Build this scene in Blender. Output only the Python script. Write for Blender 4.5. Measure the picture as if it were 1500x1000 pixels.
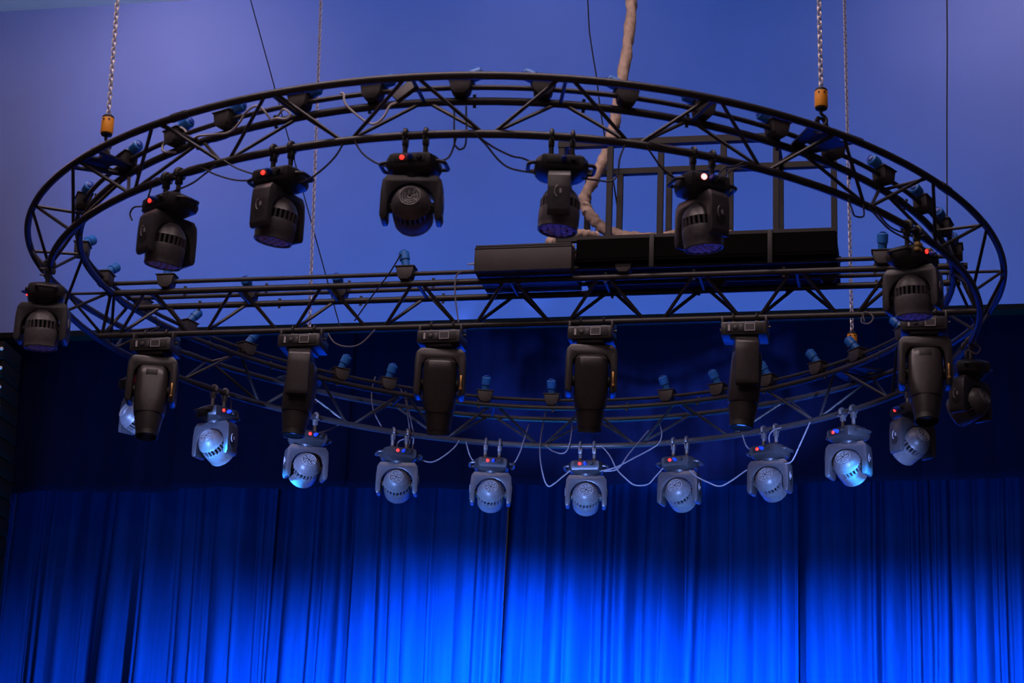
import bpy, bmesh, math, random
from mathutils import Vector, Matrix

random.seed(4)
scene = bpy.context.scene
for o in list(bpy.data.objects):
    bpy.data.objects.remove(o)
col = scene.collection
rad = math.radians

# ------------------------------------------------------------------ camera
F_PX, PITCH, ROLL = 3123.6, 0.3256, 0.0415
cam_data = bpy.data.cameras.new('camera')
cam_data.sensor_width = 36.0
cam_data.lens = F_PX / 1500.0 * 36.0
cam_data.clip_end = 200
cam_data.dof.use_dof = True
cam_data.dof.focus_distance = 18.4
cam_data.dof.aperture_fstop = 3.2
cam = bpy.data.objects.new('camera', cam_data)
col.objects.link(cam)
cam.matrix_world = Matrix.Rotation(rad(90) + PITCH, 4, 'X') @ Matrix.Rotation(ROLL, 4, 'Z')
scene.camera = cam

# ------------------------------------------------------------------ frame of the stage
# camera at the origin; the stage is turned 12 degrees against the camera
C = Vector((0.0431, 14.8631, 5.4774))          # centre of the ring truss
YAW = rad(-12)
UV = Vector((math.cos(YAW), math.sin(YAW), 0))
NV = Vector((-math.sin(YAW), math.cos(YAW), 0))
def S(s, n, z):
    return C + UV * s + NV * n + Vector((0, 0, z))
FLOOR_Z, STAGE_Z = -1.55, -0.6

# ------------------------------------------------------------------ world and lights
world = bpy.data.worlds.new('world')
scene.world = world
world.use_nodes = True
world.node_tree.nodes['Background'].inputs[0].default_value = (0.16, 0.14, 0.24, 1)
world.node_tree.nodes['Background'].inputs[1].default_value = 0.10

def aim(o, target):
    o.rotation_euler = (Vector(target) - o.location).to_track_quat('-Z', 'Y').to_euler()
def area(name, loc, target, size, power, color):
    l = bpy.data.lights.new(name, 'AREA')
    l.shape = 'RECTANGLE'; l.size, l.size_y = size
    l.energy = power; l.color = color
    o = bpy.data.objects.new(name, l); col.objects.link(o)
    o.location = loc; aim(o, target)
    return o
def spot(name, loc, target, power, color, angle, blend=0.6, radius=0.08):
    l = bpy.data.lights.new(name, 'SPOT')
    l.energy = power; l.color = color; l.spot_size = rad(angle); l.spot_blend = blend
    l.shadow_soft_size = radius
    o = bpy.data.objects.new(name, l); col.objects.link(o)
    o.location = loc; aim(o, target)
    return o
# warm house lights under the auditorium ceiling
area('house_light', S(-1, -4.4, 5.9), S(-1, -5.2, 0), (9, 1.6), 480, (1.0, 0.76, 0.78))
area('house_light', S(-1, -10.0, 5.9), S(-1, 0, 0.5), (8, 2.0), 175, (1.0, 0.78, 0.82))
# recessed ceiling downlights that wash the upper wall
spot('wall_downlight', S(-5.5, 4.3, 6.0), S(-5.4, 6.5, 4.3), 235, (1.0, 0.60, 0.62), 150, 1.0, 0.3)
spot('wall_downlight', S(-1.2, 4.3, 6.0), S(-1.2, 6.5, 4.3), 75, (1.0, 0.60, 0.62), 150, 1.0, 0.3)
spot('wall_downlight', S(4.0, 4.3, 6.0), S(4.0, 6.5, 4.3), 205, (1.0, 0.62, 0.64), 150, 1.0, 0.3)
l = bpy.data.lights.new('ceiling_fill', 'POINT'); l.energy = 90; l.color = (1.0, 0.66, 0.64); l.shadow_soft_size = 0.25  # added unseen point light that warms and brightens the ceiling corner
o = bpy.data.objects.new('ceiling_fill', l); col.objects.link(o); o.location = S(-8.8, 2.6, 5.2)
# added unseen blue area light low on the stage, brightening the wall from below
w = area('blue_wall_fill', S(-1.4, 3.4, -5.9), S(-1.4, 6.5, 2.4), (12, 0.8), 300, (0.03, 0.35, 1.0))
w.data.spread = rad(56)
# added unseen cool fill spots low in the auditorium, aimed under the straight truss at the curtain side of the ring
for s_, n_, pw in ((-2.95, 1.6, 17000), (-2.3, 2.36, 15000), (-1.62, 2.88, 9000), (-0.87, 3.2, 12000), (-0.04, 3.32, 13000), (0.79, 3.22, 12000), (1.6, 2.92, 12000), (2.28, 2.42, 17000)):
    spot('ring_fill_spot', S(s_ * 1.6 + (0.8 if s_ > 0 else -0.8), n_ - 9.0, -4.7), S(s_, n_, -0.72), pw, (0.20, 0.35, 1.0), 6.2, 0.7, 0.12)

scene.view_settings.view_transform = 'Standard'
scene.view_settings.look = 'None'
scene.view_settings.gamma = 1.0
scene.view_settings.use_curve_mapping = False
scene.view_settings.exposure = 0.0

# ------------------------------------------------------------------ materials
def mat(name, color, rough=0.5, metal=0.0, spec=0.5, var=0.12, scale=14.0, bump=0.0, emit=None, estr=0.0, stretch=None, sheen=0.0):
    m = bpy.data.materials.new(name); m.use_nodes = True
    nt = m.node_tree; b = nt.nodes['Principled BSDF']
    b.inputs['Roughness'].default_value = rough
    b.inputs['Metallic'].default_value = metal
    b.inputs['Specular IOR Level'].default_value = spec
    if sheen: b.inputs['Sheen Weight'].default_value = sheen
    tc = nt.nodes.new('ShaderNodeTexCoord'); mp = nt.nodes.new('ShaderNodeMapping')
    if stretch: mp.inputs['Scale'].default_value = stretch
    nz = nt.nodes.new('ShaderNodeTexNoise'); nz.inputs['Scale'].default_value = scale; nz.inputs['Detail'].default_value = 4
    nt.links.new(tc.outputs['Object'], mp.inputs[0]); nt.links.new(mp.outputs[0], nz.inputs['Vector'])
    rp = nt.nodes.new('ShaderNodeValToRGB')
    rp.color_ramp.elements[0].color = [c * (1 - var) for c in color] + [1]
    rp.color_ramp.elements[1].color = [min(1, c * (1 + var)) for c in color] + [1]
    rp.color_ramp.elements[0].position = 0.3; rp.color_ramp.elements[1].position = 0.7
    nt.links.new(nz.outputs[0], rp.inputs[0]); nt.links.new(rp.outputs[0], b.inputs['Base Color'])
    if bump:
        bp = nt.nodes.new('ShaderNodeBump'); bp.inputs['Strength'].default_value = bump; bp.inputs['Distance'].default_value = 0.01
        nt.links.new(nz.outputs[0], bp.inputs['Height']); nt.links.new(bp.outputs[0], b.inputs['Normal'])
    if emit:
        b.inputs['Emission Color'].default_value = (*emit, 1); b.inputs['Emission Strength'].default_value = estr
    return m
M = {
    'truss': mat('black_truss_paint', (0.030, 0.026, 0.027), 0.42, 0.0, 0.5, 0.25, 30),
    'pipe': mat('black_pipe', (0.034, 0.030, 0.031), 0.5, 0.0, 0.45, 0.2, 30),
    'plate': mat('black_steel_plate', (0.022, 0.020, 0.021), 0.55, 0, 0.4),
    'body': mat('fixture_black_plastic', (0.100, 0.092, 0.096), 0.40, 0, 0.5, 0.15, 40, 0.05),
    'base': mat('fixture_base_plastic', (0.030, 0.028, 0.030), 0.4, 0, 0.5),
    'arm': mat('fixture_arm_plastic', (0.044, 0.040, 0.043), 0.34, 0, 0.5, 0.15, 40, 0.05),
    'beam': mat('beam_light_plastic', (0.034, 0.029, 0.030), 0.32, 0, 0.5, 0.15, 40, 0.05),
    'dark': mat('fixture_dark_plastic', (0.015, 0.014, 0.015), 0.5, 0, 0.4),
    'grille': mat('fan_grille_plastic', (0.22, 0.215, 0.22), 0.4, 0, 0.5),
    'clamp': mat('clamp_lit_tone', (0.20, 0.19, 0.19), 0.42, 0.7, 0.5),  # lit copy of the black clamp, light put into the colour
    'clampblack': mat('clamp_black', (0.03, 0.028, 0.028), 0.4, 0.2, 0.5),
    'lens': mat('lens_glass', (0.10, 0.075, 0.075), 0.12, 0.0, 0.8),
    'frost': mat('lens_cells', (0.42, 0.30, 0.30), 0.3, 0.0, 0.6),
    'beamlens': mat('beam_lens_glass', (0.13, 0.09, 0.07), 0.08, 0.3, 0.9),
    'bluelens': mat('lit_blue_lens', (0.05, 0.1, 0.5), 0.2, 0, 0.5, emit=(0.05, 0.2, 1.0), estr=1.6),
    'red': mat('red_indicator', (0.5, 0.02, 0.02), 0.4, emit=(1.0, 0.03, 0.02), estr=2.2),
    'redhot': mat('bright_red_indicator', (0.6, 0.1, 0.1), 0.4, emit=(1.0, 0.25, 0.25), estr=3.5),
    'blueplug': mat('blue_plug_plastic', (0.03, 0.20, 0.68), 0.38, 0, 0.5, 0.15, 20),
    'bluecon': mat('blue_connector', (0.02, 0.07, 0.45), 0.35, 0, 0.5),
    'socketbox': mat('socket_box_grey', (0.055, 0.048, 0.049), 0.55, 0, 0.4, 0.15, 25),
    'yellow': mat('yellow_tape', (0.55, 0.38, 0.12), 0.6, 0, 0.3),
    'brass': mat('brass_latch', (0.55, 0.30, 0.10), 0.35, 0.8, 0.5),
    'orange': mat('orange_hook_block', (0.95, 0.36, 0.02), 0.45, 0, 0.5, 0.08, 20),
    'chain': mat('galvanised_chain', (0.72, 0.66, 0.65), 0.38, 0.35, 0.5),
    'steelwire': mat('dark_steel_wire', (0.012, 0.014, 0.03), 0.5, 0.3, 0.5),
    'cable': mat('black_cable', (0.035, 0.032, 0.036), 0.5, 0, 0.4),
    'greycable': mat('grey_cable', (0.16, 0.15, 0.17), 0.5, 0, 0.4),
    'whitecable': mat('white_cable', (0.50, 0.46, 0.44), 0.5, 0, 0.4),
    'canvas': mat('beige_canvas', (0.66, 0.49, 0.39), 0.85, 0, 0.2, 0.2, 22, 0.8),
    'tray': mat('tray_black', (0.004, 0.0035, 0.0035), 0.8, 0, 0.03),
    'rack': mat('rack_frame_black', (0.020, 0.017, 0.017), 0.55, 0, 0.35),
    'case': mat('dark_case', (0.050, 0.041, 0.043), 0.55, 0, 0.35, 0.1, 8),
    'slot': mat('vent_slot_black', (0.006, 0.006, 0.006), 0.8, 0, 0.1),
    'panel': mat('display_panel', (0.06, 0.055, 0.06), 0.3, 0, 0.5),
    'trim': mat('display_trim', (0.40, 0.38, 0.40), 0.4, 0.2, 0.5),
    'wall': mat('blue_wall_paint', (0.170, 0.255, 0.560), 0.85, 0, 0.2, 0.04, 1.2, 0.02),
    'ceiling': mat('mauve_ceiling', (0.70, 0.38, 0.34), 0.9, 0, 0.1, 0.05, 1.5),
    'floor': mat('wooden_floor', (0.30, 0.21, 0.17), 0.6),
    'stage': mat('black_stage_floor', (0.008, 0.008, 0.010), 0.7, 0, 0.2),
    'curtain': mat('blue_velvet', (0.0015, 0.017, 0.09), 0.8, 0, 0.04, 0.18, 3.0, 0.0, stretch=(6, 6, 0.4), sheen=0.0),
    'valance': mat('navy_velvet', (0.002, 0.0032, 0.017), 0.9, 0, 0.04, 0.2, 2.5, 0.0, stretch=(4, 4, 0.6), sheen=0.0),
    'speaker': mat('black_speaker', (0.006, 0.006, 0.006), 0.75, 0, 0.15),
    'bolt': mat('steel_bolt', (0.85, 0.83, 0.82), 0.4, 0.2, 0.5),
}

# ------------------------------------------------------------------ mesh helpers
class MB:
    def __init__(s): s.v = []; s.f = []
    def add(s, vs, fs):
        k = len(s.v); s.v += [tuple(v) for v in vs]; s.f += [tuple(i + k for i in f) for f in fs]; return s
    def box(s, c, d, bev=0.0, rot=None):
        bm = bmesh.new(); bmesh.ops.create_cube(bm, size=1)
        for v in bm.verts: v.co = Vector((v.co.x * d[0], v.co.y * d[1], v.co.z * d[2]))
        if bev: bmesh.ops.bevel(bm, geom=list(bm.edges), offset=bev, segments=2, affect='EDGES', profile=0.5)
        return s.bm(bm, Matrix.Translation(c) @ (rot.to_4x4() if rot else Matrix()))
    def bm(s, bm, mx=None):
        bm.verts.ensure_lookup_table(); bm.verts.index_update()
        s.add([(mx @ v.co) if mx else v.co for v in bm.verts], [[v.index for v in f.verts] for f in bm.faces])
        bm.free(); return s
    def path(s, pts, r, seg=8, closed=False, cap=True, rf=None):
        pts = [Vector(p) for p in pts]; n = len(pts)
        tang = []
        for i in range(n):
            a = pts[(i - 1) % n] if closed or i else pts[0]
            b = pts[(i + 1) % n] if closed or i < n - 1 else pts[-1]
            tang.append((b - a).normalized())
        up = Vector((0, 0, 1)) if abs(tang[0].z) < 0.9 else Vector((1, 0, 0))
        x = tang[0].cross(up).normalized(); vs = []
        for i in range(n):
            x = (x - tang[i] * x.dot(tang[i])).normalized(); y = tang[i].cross(x)
            for k in range(seg):
                a = 2 * math.pi * k / seg; rr = r if rf is None else rf(i, k)
                vs.append(pts[i] + (x * math.cos(a) + y * math.sin(a)) * rr)
        fs = []
        for i in range(n if closed else n - 1):
            j = (i + 1) % n
            for k in range(seg):
                l = (k + 1) % seg
                fs.append((i * seg + k, i * seg + l, j * seg + l, j * seg + k))
        if cap and not closed:
            fs.append(tuple(range(seg))[::-1]); fs.append(tuple((n - 1) * seg + k for k in range(seg)))
        return s.add(vs, fs)
    def tube(s, a, b, r, seg=8): return s.path([a, b], r, seg)
    def lathe(s, prof, seg=32, mx=None, cap=True):
        # prof: (radius, height) pairs along local z
        vs = []; n = len(prof)
        for (r, h) in prof:
            for k in range(seg):
                a = 2 * math.pi * k / seg; vs.append(Vector((r * math.cos(a), r * math.sin(a), h)))
        fs = []
        for i in range(n - 1):
            for k in range(seg):
                l = (k + 1) % seg; fs.append((i * seg + k, i * seg + l, (i + 1) * seg + l, (i + 1) * seg + k))
        if cap:
            fs.append(tuple(range(seg))[::-1]); fs.append(tuple((n - 1) * seg + k for k in range(seg)))
        return s.add([mx @ v if mx else v for v in vs], fs)
    def prism(s, prof, y0, y1, bev=0.0):
        # outline in x,z extruded along y
        bm = bmesh.new(); n = len(prof)
        a = [bm.verts.new((x, y0, z)) for x, z in prof]; b = [bm.verts.new((x, y1, z)) for x, z in prof]
        bm.faces.new(a); bm.faces.new(b[::-1])
        for i in range(n): bm.faces.new((a[i], b[i], b[(i + 1) % n], a[(i + 1) % n]))
        bmesh.ops.recalc_face_normals(bm, faces=bm.faces)
        if bev: bmesh.ops.bevel(bm, geom=list(bm.edges), offset=bev, segments=2, affect='EDGES', profile=0.5)
        return s.bm(bm)
    def loft(s, secs):
        # secs: (z, half x, half y, exponent) superellipse rings
        seg = 28; vs = []; fs = []
        for (z, hx, hy, e) in secs:
            for k in range(seg):
                a = 2 * math.pi * k / seg; c, d = math.cos(a), math.sin(a)
                vs.append((hx * math.copysign(abs(c) ** (2 / e), c), hy * math.copysign(abs(d) ** (2 / e), d), z))
        for i in range(len(secs) - 1):
            for k in range(seg):
                l = (k + 1) % seg; fs.append((i * seg + k, i * seg + l, (i + 1) * seg + l, (i + 1) * seg + k))
        fs.append(tuple(range(seg))[::-1]); fs.append(tuple((len(secs) - 1) * seg + k for k in range(seg)))
        return s.add(vs, fs)
    def mesh(s, name, m, smooth=35):
        me = bpy.data.meshes.new(name); me.from_pydata(s.v, [], s.f); me.update()
        bm = bmesh.new(); bm.from_mesh(me); bmesh.ops.recalc_face_normals(bm, faces=bm.faces); bm.to_mesh(me); bm.free()
        me.materials.append(M[m])
        if smooth:
            me.polygons.foreach_set('use_smooth', [True] * len(me.polygons)); me.set_sharp_from_angle(angle=rad(smooth))
        return me
    def build(s, name, m, parent=None, smooth=35):
        return link(name, s.mesh(name, m, smooth), parent)
def link(name, me, parent=None, mx=None):
    o = bpy.data.objects.new(name, me); col.objects.link(o)
    if parent: o.parent = parent
    if mx is not None: o.matrix_local = mx
    return o
def tag(o, label, cat=None, group=None, kind=None):
    if label: o['label'] = label
    if cat: o['category'] = cat
    if group: o['group'] = group
    if kind: o['kind'] = kind
    return o
def empty(name, loc, rz=0.0):
    o = bpy.data.objects.new(name, None); col.objects.link(o); o.empty_display_size = 0.1
    o.location = loc; o.rotation_euler = (0, 0, rz); return o
def smooth_pts(pts, sub=6):
    P = [Vector(p) for p in pts]; out = []
    for i in range(len(P) - 1):
        p0 = P[max(i - 1, 0)]; p1 = P[i]; p2 = P[i + 1]; p3 = P[min(i + 2, len(P) - 1)]
        for k in range(sub):
            t = k / sub
            out.append(0.5 * ((2 * p1) + (p2 - p0) * t + (2 * p0 - 5 * p1 + 4 * p2 - p3) * t * t + (3 * p1 - p0 - 3 * p2 + p3) * t ** 3))
    out.append(P[-1]); return out
def Rz(a): return Matrix.Rotation(a, 4, 'Z')
def Rx(a): return Matrix.Rotation(a, 4, 'X')
def T(*v): return Matrix.Translation(v)

# ------------------------------------------------------------------ setting: hall shell
def slab(name, s0, s1, n0, n1, z0, z1, m):
    b = MB(); b.box(((s0 + s1) / 2, (n0 + n1) / 2, (z0 + z1) / 2), (s1 - s0, n1 - n0, z1 - z0))
    o = b.build(name, m, None, 0); o.location = C; o.rotation_euler = (0, 0, YAW)
    o['kind'] = 'structure'; return o
zf, zs = FLOOR_Z - C.z, STAGE_Z - C.z
tag(slab('wall_back', -14, 12, 6.48, 6.66, 2.045, 6.2, 'wall'), 'blue painted wall above the stage opening')
tag(slab('wall_edge_shade', -14, 12, 6.482, 6.66, 1.985, 2.045, 'slot'), 'black strip added for the shade along the lower edge of the blue wall')  # black strip added where the wall underside lies in shade
tag(slab('ceiling', -14, 12, -20, 6.66, 6.09, 6.3, 'ceiling'), 'pale mauve ceiling above the blue wall')
tag(slab('floor', -14, 12, -20, -2.2, zf - 0.1, zf, 'floor'), 'wooden auditorium floor')
tag(slab('stage_floor', -14, 12, -2.2, 9, zf - 0.1, zs, 'stage'), 'black raised stage floor')

def drape(name, s0, s1, n, z0, z1, seed, m, wmin, wmax, amp, ds, nz, hem=0.0):
    # one hanging cloth panel: rounded folds of uneven width with sharp creases between them, drifting over the height
    r = random.Random(seed); edges = [s0 - 0.6]; fold = []
    while edges[-1] < s1 + 0.6:
        w = wmin + (wmax - wmin) * r.random() ** 1.8
        fold.append((w, r.uniform(0.3, 1.0), r.uniform(0.3, 0.7), r.uniform(0.6, 1.9))); edges.append(edges[-1] + w)
    waves = [(2 * math.pi / r.uniform(0.5, 1.6), r.uniform(0, 6.28), r.uniform(0.3, 1.0)) for _ in range(3)]
    lean = r.uniform(-0.025, 0.025)
    ns = max(8, int((s1 - s0) / ds)); vs = []; fs = []
    for j in range(nz + 1):
        t = j / nz; z = z1 + (z0 - z1) * t
        k = 0
        for i in range(ns + 1):
            x = s0 + (s1 - s0) * i / ns
            xx = x + lean * (z - z1) + 0.02 * math.sin(0.9 * z + 2.3 * x + seed)
            while k < len(fold) - 1 and xx > edges[k + 1]: k += 1
            while k > 0 and xx < edges[k]: k -= 1
            w, a, c, e = fold[k]; q = min(1, max(0, (xx - edges[k]) / w))
            q = q ** (math.log(0.5) / math.log(c))
            d = amp * a * min(1, w / 0.13) * math.sin(math.pi * q) ** e
            d += amp * 0.45 * sum(g * math.sin(f * xx + ph) for f, ph, g in waves)
            d *= 0.6 + 0.4 * t
            sag = hem * math.sin(3.1 * x + seed) * t ** 3
            vs.append((x, n - d, z + sag))
    w = ns + 1
    for j in range(nz):
        for i in range(ns): fs.append((j * w + i, j * w + i + 1, (j + 1) * w + i + 1, (j + 1) * w + i))
    b = MB(); b.v, b.f = vs, fs
    o = b.build(name, m, None, 180); o.location = C; o.rotation_euler = (0, 0, YAW)
    md = o.modifiers.new('cloth_thickness', 'SOLIDIFY'); md.thickness = 0.008; md.offset = 1
    return o
cs = [-9.0, -7.25, -5.62, -4.2, -3.21, -1.59, 0.41, 1.51, 2.93, 4.1, 5.8]
CUR = ['outermost panel, behind the loudspeaker column', 'dark panel beside the loudspeaker column', 'panel below the valance wrinkles', 'panel below the first lit wash light', 'panel below the dimmer grey wash light',
       'brightest panel, below the middle wash lights', 'panel below the wash light turned slightly aside', 'panel below the arm-on beam light by the rack frame', 'panel below the outward-turned black wash light', 'outermost panel past the ring end']
for i in range(len(cs) - 1):
    o = drape('stage_curtain', cs[i] - 0.03, cs[i + 1] + 0.03, 7.28 + 0.26 * (i % 2), zs + 0.01, 2.3, 10 + i, 'curtain', 0.05, 0.32, 0.17, 0.011, 22)
    tag(o, 'pleated blue stage curtain, ' + CUR[i], 'curtain', 'blue stage curtain panels')
vs_ = [-9.0, -7.2, -5.2, -3.3, -1.1, 0.9, 2.85, 4.2, 5.8]
VAL = ['outermost panel behind the loudspeaker column', 'panel beside the loudspeaker column', 'wrinkled panel behind the first beam light', 'panel behind the dimmer grey wash light', 'panel behind the middle wash lights',
       'panel behind the drooping cables', 'panel behind the last beam light', 'outermost panel past the ring end']
for i in range(len(vs_) - 1):
    o = drape('valance', vs_[i] - 0.03, vs_[i + 1] + 0.03, 6.86 + 0.08 * (i % 2), 0.305, 2.35, 40 + i, 'valance', 0.5, 1.4, 0.055, 0.03, 24, 0.012)
    tag(o, 'short dark navy valance, ' + VAL[i], 'valance', 'navy valance panels')

# ------------------------------------------------------------------ ring truss
RO, RI, RB, RR = 3.5, 3.5 - 0.3539, 3.5 - 0.1766, 3.5 - 0.3277
ZB, ZR = -0.2949, 0.0788
HARM = (-0.0065, -0.0138, -0.0010, 0.0077, 0.0093, 0.0007)
def K(t):
    h = HARM
    return 1 + h[0] * math.cos(2 * t) + h[1] * math.sin(2 * t) + h[2] * math.cos(3 * t) + h[3] * math.sin(3 * t) + h[4] * math.cos(4 * t) + h[5] * math.sin(4 * t)
NS = 1440
_arc = [0.0]
for i in range(NS):
    t0, t1 = 2 * math.pi * i / NS, 2 * math.pi * (i + 1) / NS
    _arc.append(_arc[-1] + math.hypot(K(t1) * math.sin(t1) - K(t0) * math.sin(t0), K(t1) * math.cos(t1) - K(t0) * math.cos(t0)))
def ring_pt(a, r, z):
    # point on the ring at arc angle a (degrees, 0 = auditorium side), relative to the ring centre
    s = (a % 360) / 360 * _arc[-1]; lo, hi = 0, NS
    while hi - lo > 1:
        m = (lo + hi) // 2
        if _arc[m] <= s: lo = m
        else: hi = m
    t = 2 * math.pi * (lo + (s - _arc[lo]) / (_arc[hi] - _arc[lo])) / NS; k = K(t)
    return Vector((r * k * math.sin(t), -r * k * math.cos(t), z))
def unit_tube(name, r, m, seg=8): return MB().tube((0, 0, 0), (0, 0, 1), r, seg).mesh(name, m)
def strut(name, me, a, b, parent):
    a, b = Vector(a), Vector(b); d = b - a
    o = link(name, me, parent); o.location = a
    o.rotation_euler = d.to_track_quat('Z', 'Y').to_euler(); o.scale = (1, 1, d.length); return o

ring = tag(empty('circular_truss', C), 'large black circular lighting truss ring hung from four chains', 'truss')
for nm, r, z, rr in (('outer_chord', RO, 0, 0.0245), ('inner_chord', RI, 0, 0.0245), ('bottom_chord', RB, ZB, 0.0255)):
    MB().path([ring_pt(a * 1.25, r, z) for a in range(288)], rr, 12, closed=True).build(nm, 'truss', ring)
brace_me = unit_tube('brace', 0.0118, 'truss')
for k in range(24):
    at = 3.44 + 15 * k
    for sg in (-1, 1):
        ab = at + 7.5 * sg
        for r in (RO, RI):
            strut('brace', brace_me, ring_pt(at + 0.75 * sg, r, -0.012), ring_pt(ab - 0.65 * sg, RB, ZB + 0.012), ring)
    strut('cross_bar', brace_me, ring_pt(at, RO, 0), ring_pt(at, RI, 0), ring)
coupler = MB().path([(0, 0, -0.06), (0, 0, -0.055), (0, 0, 0.055), (0, 0, 0.06)], 0.029, 12).mesh('chord_coupler', 'truss')
HANG = (303.75, 213.75, 33.75, 123.75)
for a in (18.5 + 90 * k + 33.2 for k in range(4)):
    for r, z in ((RO, 0), (RI, 0), (RB, ZB)):
        p0, p1 = ring_pt(a - 0.5, r, z), ring_pt(a + 0.5, r, z)
        o = link('chord_coupler', coupler, ring); o.location = (p0 + p1) / 2; o.rotation_euler = (p1 - p0).to_track_quat('Z', 'Y').to_euler()

def flat_shape(name, outline, holes, thick, m):
    # flat plate with round holes, from a filled 2D curve
    cu = bpy.data.curves.new(name, 'CURVE'); cu.dimensions = '2D'; cu.fill_mode = 'BOTH'; cu.extrude = thick / 2
    for pts in [outline] + [[(hx + hr * math.cos(q * math.pi / 8), hy + hr * math.sin(q * math.pi / 8)) for q in range(16)] for hx, hy, hr in holes]:
        sp = cu.splines.new('POLY'); sp.points.add(len(pts) - 1); sp.use_cyclic_u = True
        for p, (x, y) in zip(sp.points, pts): p.co = (x, y, 0, 1)
    tmp = bpy.data.objects.new(name, cu); col.objects.link(tmp)
    dg = bpy.context.evaluated_depsgraph_get(); me = bpy.data.meshes.new_from_object(tmp.evaluated_get(dg))
    bpy.data.objects.remove(tmp); me.name = name; me.materials.clear(); me.materials.append(M[m]); return me
plate_me = flat_shape('lifting_plate', [(-0.20, -0.165), (0.20, -0.165), (0.20, -0.11), (0.10, 0.17), (-0.10, 0.17), (-0.20, -0.11)], [(0.0, 0.09, 0.045), (-0.11, -0.10, 0.04), (0.11, -0.10, 0.04)], 0.012, 'plate')
ear_me = flat_shape('lifting_ear', [(-0.11, 0), (0.11, 0), (0.035, 0.15), (-0.035, 0.15)], [(0, 0.115, 0.02), (0, 0.05, 0.025)], 0.014, 'plate')
for a in HANG:
    p = ring_pt(a, (RO + RI) / 2, 0.03)
    pl = link('lifting_plate', plate_me, ring); pl.location = p; pl.rotation_euler = (0, 0, rad(a))
    e = link('lifting_ear', ear_me, pl); e.matrix_local = T(0, 0, 0.0) @ Rx(rad(90))

# power pipe that follows the inner chord
race = tag(empty('power_pipe', C), 'thin black power pipe following the inner chord of the circular truss', 'pipe')
MB().path([ring_pt(a * 1.25, RR, ZR) for a in range(288)], 0.0165, 10, closed=True).build('pipe', 'pipe', race)
stub_me = MB().box((0, 0, 0), (0.02, 0.012, 1)).mesh('bracket', 'pipe')
for k in range(30):
    a = 6 + 12 * k
    strut('bracket', stub_me, ring_pt(a, RI, 0), ring_pt(a, RR, ZR), race)

# ------------------------------------------------------------------ straight truss across the ring
ST = tag(empty('straight_truss', C, YAW), 'straight black lighting truss spanning the middle of the circular truss', 'truss')
# local frame: x along the truss, y upstage
NF, NB_, NM = -0.06, 0.275, 0.108
ZM = -0.285
for nm, y, z, x0, x1 in (('top_chord', NF, 0, -3.225, 3.25), ('top_chord', NB_, 0, -3.15, 3.2), ('bottom_chord', NM, ZM, -3.33, 3.33)):
    MB().tube((x0, y, z), (x1, y, z), 0.0245, 12).build(nm, 'truss', ST)
brace2 = unit_tube('straight_brace', 0.0135, 'truss')
tn = [-2.885 + 0.704 * k for k in range(9)]
for k, x in enumerate(tn):
    for sg in (-1, 1):
        for y in (NF, NB_):
            strut('brace', brace2, (x + 0.045 * sg, y, -0.01), (x + sg * (0.352 - 0.075), NM, ZM + 0.012), ST)
    strut('cross_bar', brace2, (x, NF, 0), (x, NB_, 0), ST)
for sg, xe in ((-1, -3.2), (1, 3.22)):
    for y in (NF, NB_): strut('brace', brace2, (xe, y, 0), (sg * 3.31, NM, ZM), ST)
    strut('cross_bar', brace2, (xe, NF, 0), (xe, NB_, 0), ST)
for y, lab in ((NF, 'downstage'), (NB_, 'upstage')):
    pp = tag(empty('power_pipe', S(0, y, ZR), YAW), 'straight thin black power pipe above the %s chord of the straight truss' % lab, 'pipe')
    MB().tube((-3.2, 0, 0), (3.2, 0, 0), 0.0165, 10).build('pipe', 'pipe', pp)
    for k in range(9):
        strut('bracket', stub_me, (-2.6 + 0.65 * k, 0, -ZR), (-2.6 + 0.65 * k, 0, 0), pp)

# ------------------------------------------------------------------ power sockets with blue plugs
def socket_proto():
    b = MB(); b.prism([(-0.07, 0.0), (0.07, 0.0), (0.055, -0.075), (0.03, -0.1), (-0.03, -0.1), (-0.055, -0.075)], -0.05, 0.05, 0.006)
    b.box((0, 0, 0.004), (0.155, 0.115, 0.008), 0.002)
    pl = MB(); pl.lathe([(0.030, 0), (0.032, 0.02), (0.032, 0.06), (0.040, 0.065), (0.040, 0.125), (0.035, 0.132), (0.029, 0.135)], 18)
    cap = MB(); cap.lathe([(0.024, 0.1355), (0.024, 0.142), (0.014, 0.147)], 14)
    return b.mesh('box', 'socketbox'), pl.mesh('blue_plug', 'blueplug'), cap.mesh('plug_end', 'bluecon')
SB_, SP_, SC_ = socket_proto()
def socket(loc, rz, tilt, lean, label, group):
    e = tag(empty('power_socket', loc, rz), label, 'power socket', group)
    link('box', SB_, e, T(0, 0, 0.045))
    p = link('blue_plug', SP_, e, T(0, 0, 0.05) @ Matrix.Rotation(rad(tilt), 4, 'Y') @ Rx(rad(lean)))
    link('plug_end', SC_, p)
NEAR_A = [288.5, 304.25, 314.5, 323.0, 333.5, 342.5, 352.5, 1.5, 10.75, 19.75, 29.5, 38.25, 48.0, 58.25, 66.5, 75.25, 82.5]
FAR_A = [271, 260, 249, 238.5, 226.5, 209.25, 201, 185, 174.25, 155.5, 146.75, 137.75, 128, 119.5, 108, 97]
ORD = ['first', 'second', 'third', 'fourth', 'fifth', 'sixth', 'seventh', 'eighth', 'ninth', 'tenth', 'eleventh', 'twelfth']
def nth(angles, a): return ORD[angles.index(a)]
n_in = [a for a in NEAR_A if a > 300 or a < 33]; n_end = [a for a in NEAR_A if 33 < a < 100]
f_in = [a for a in FAR_A if 124 < a < 213]; f_a = [a for a in FAR_A if a > 213]; f_b = [a for a in FAR_A if a < 124][::1]
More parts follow.
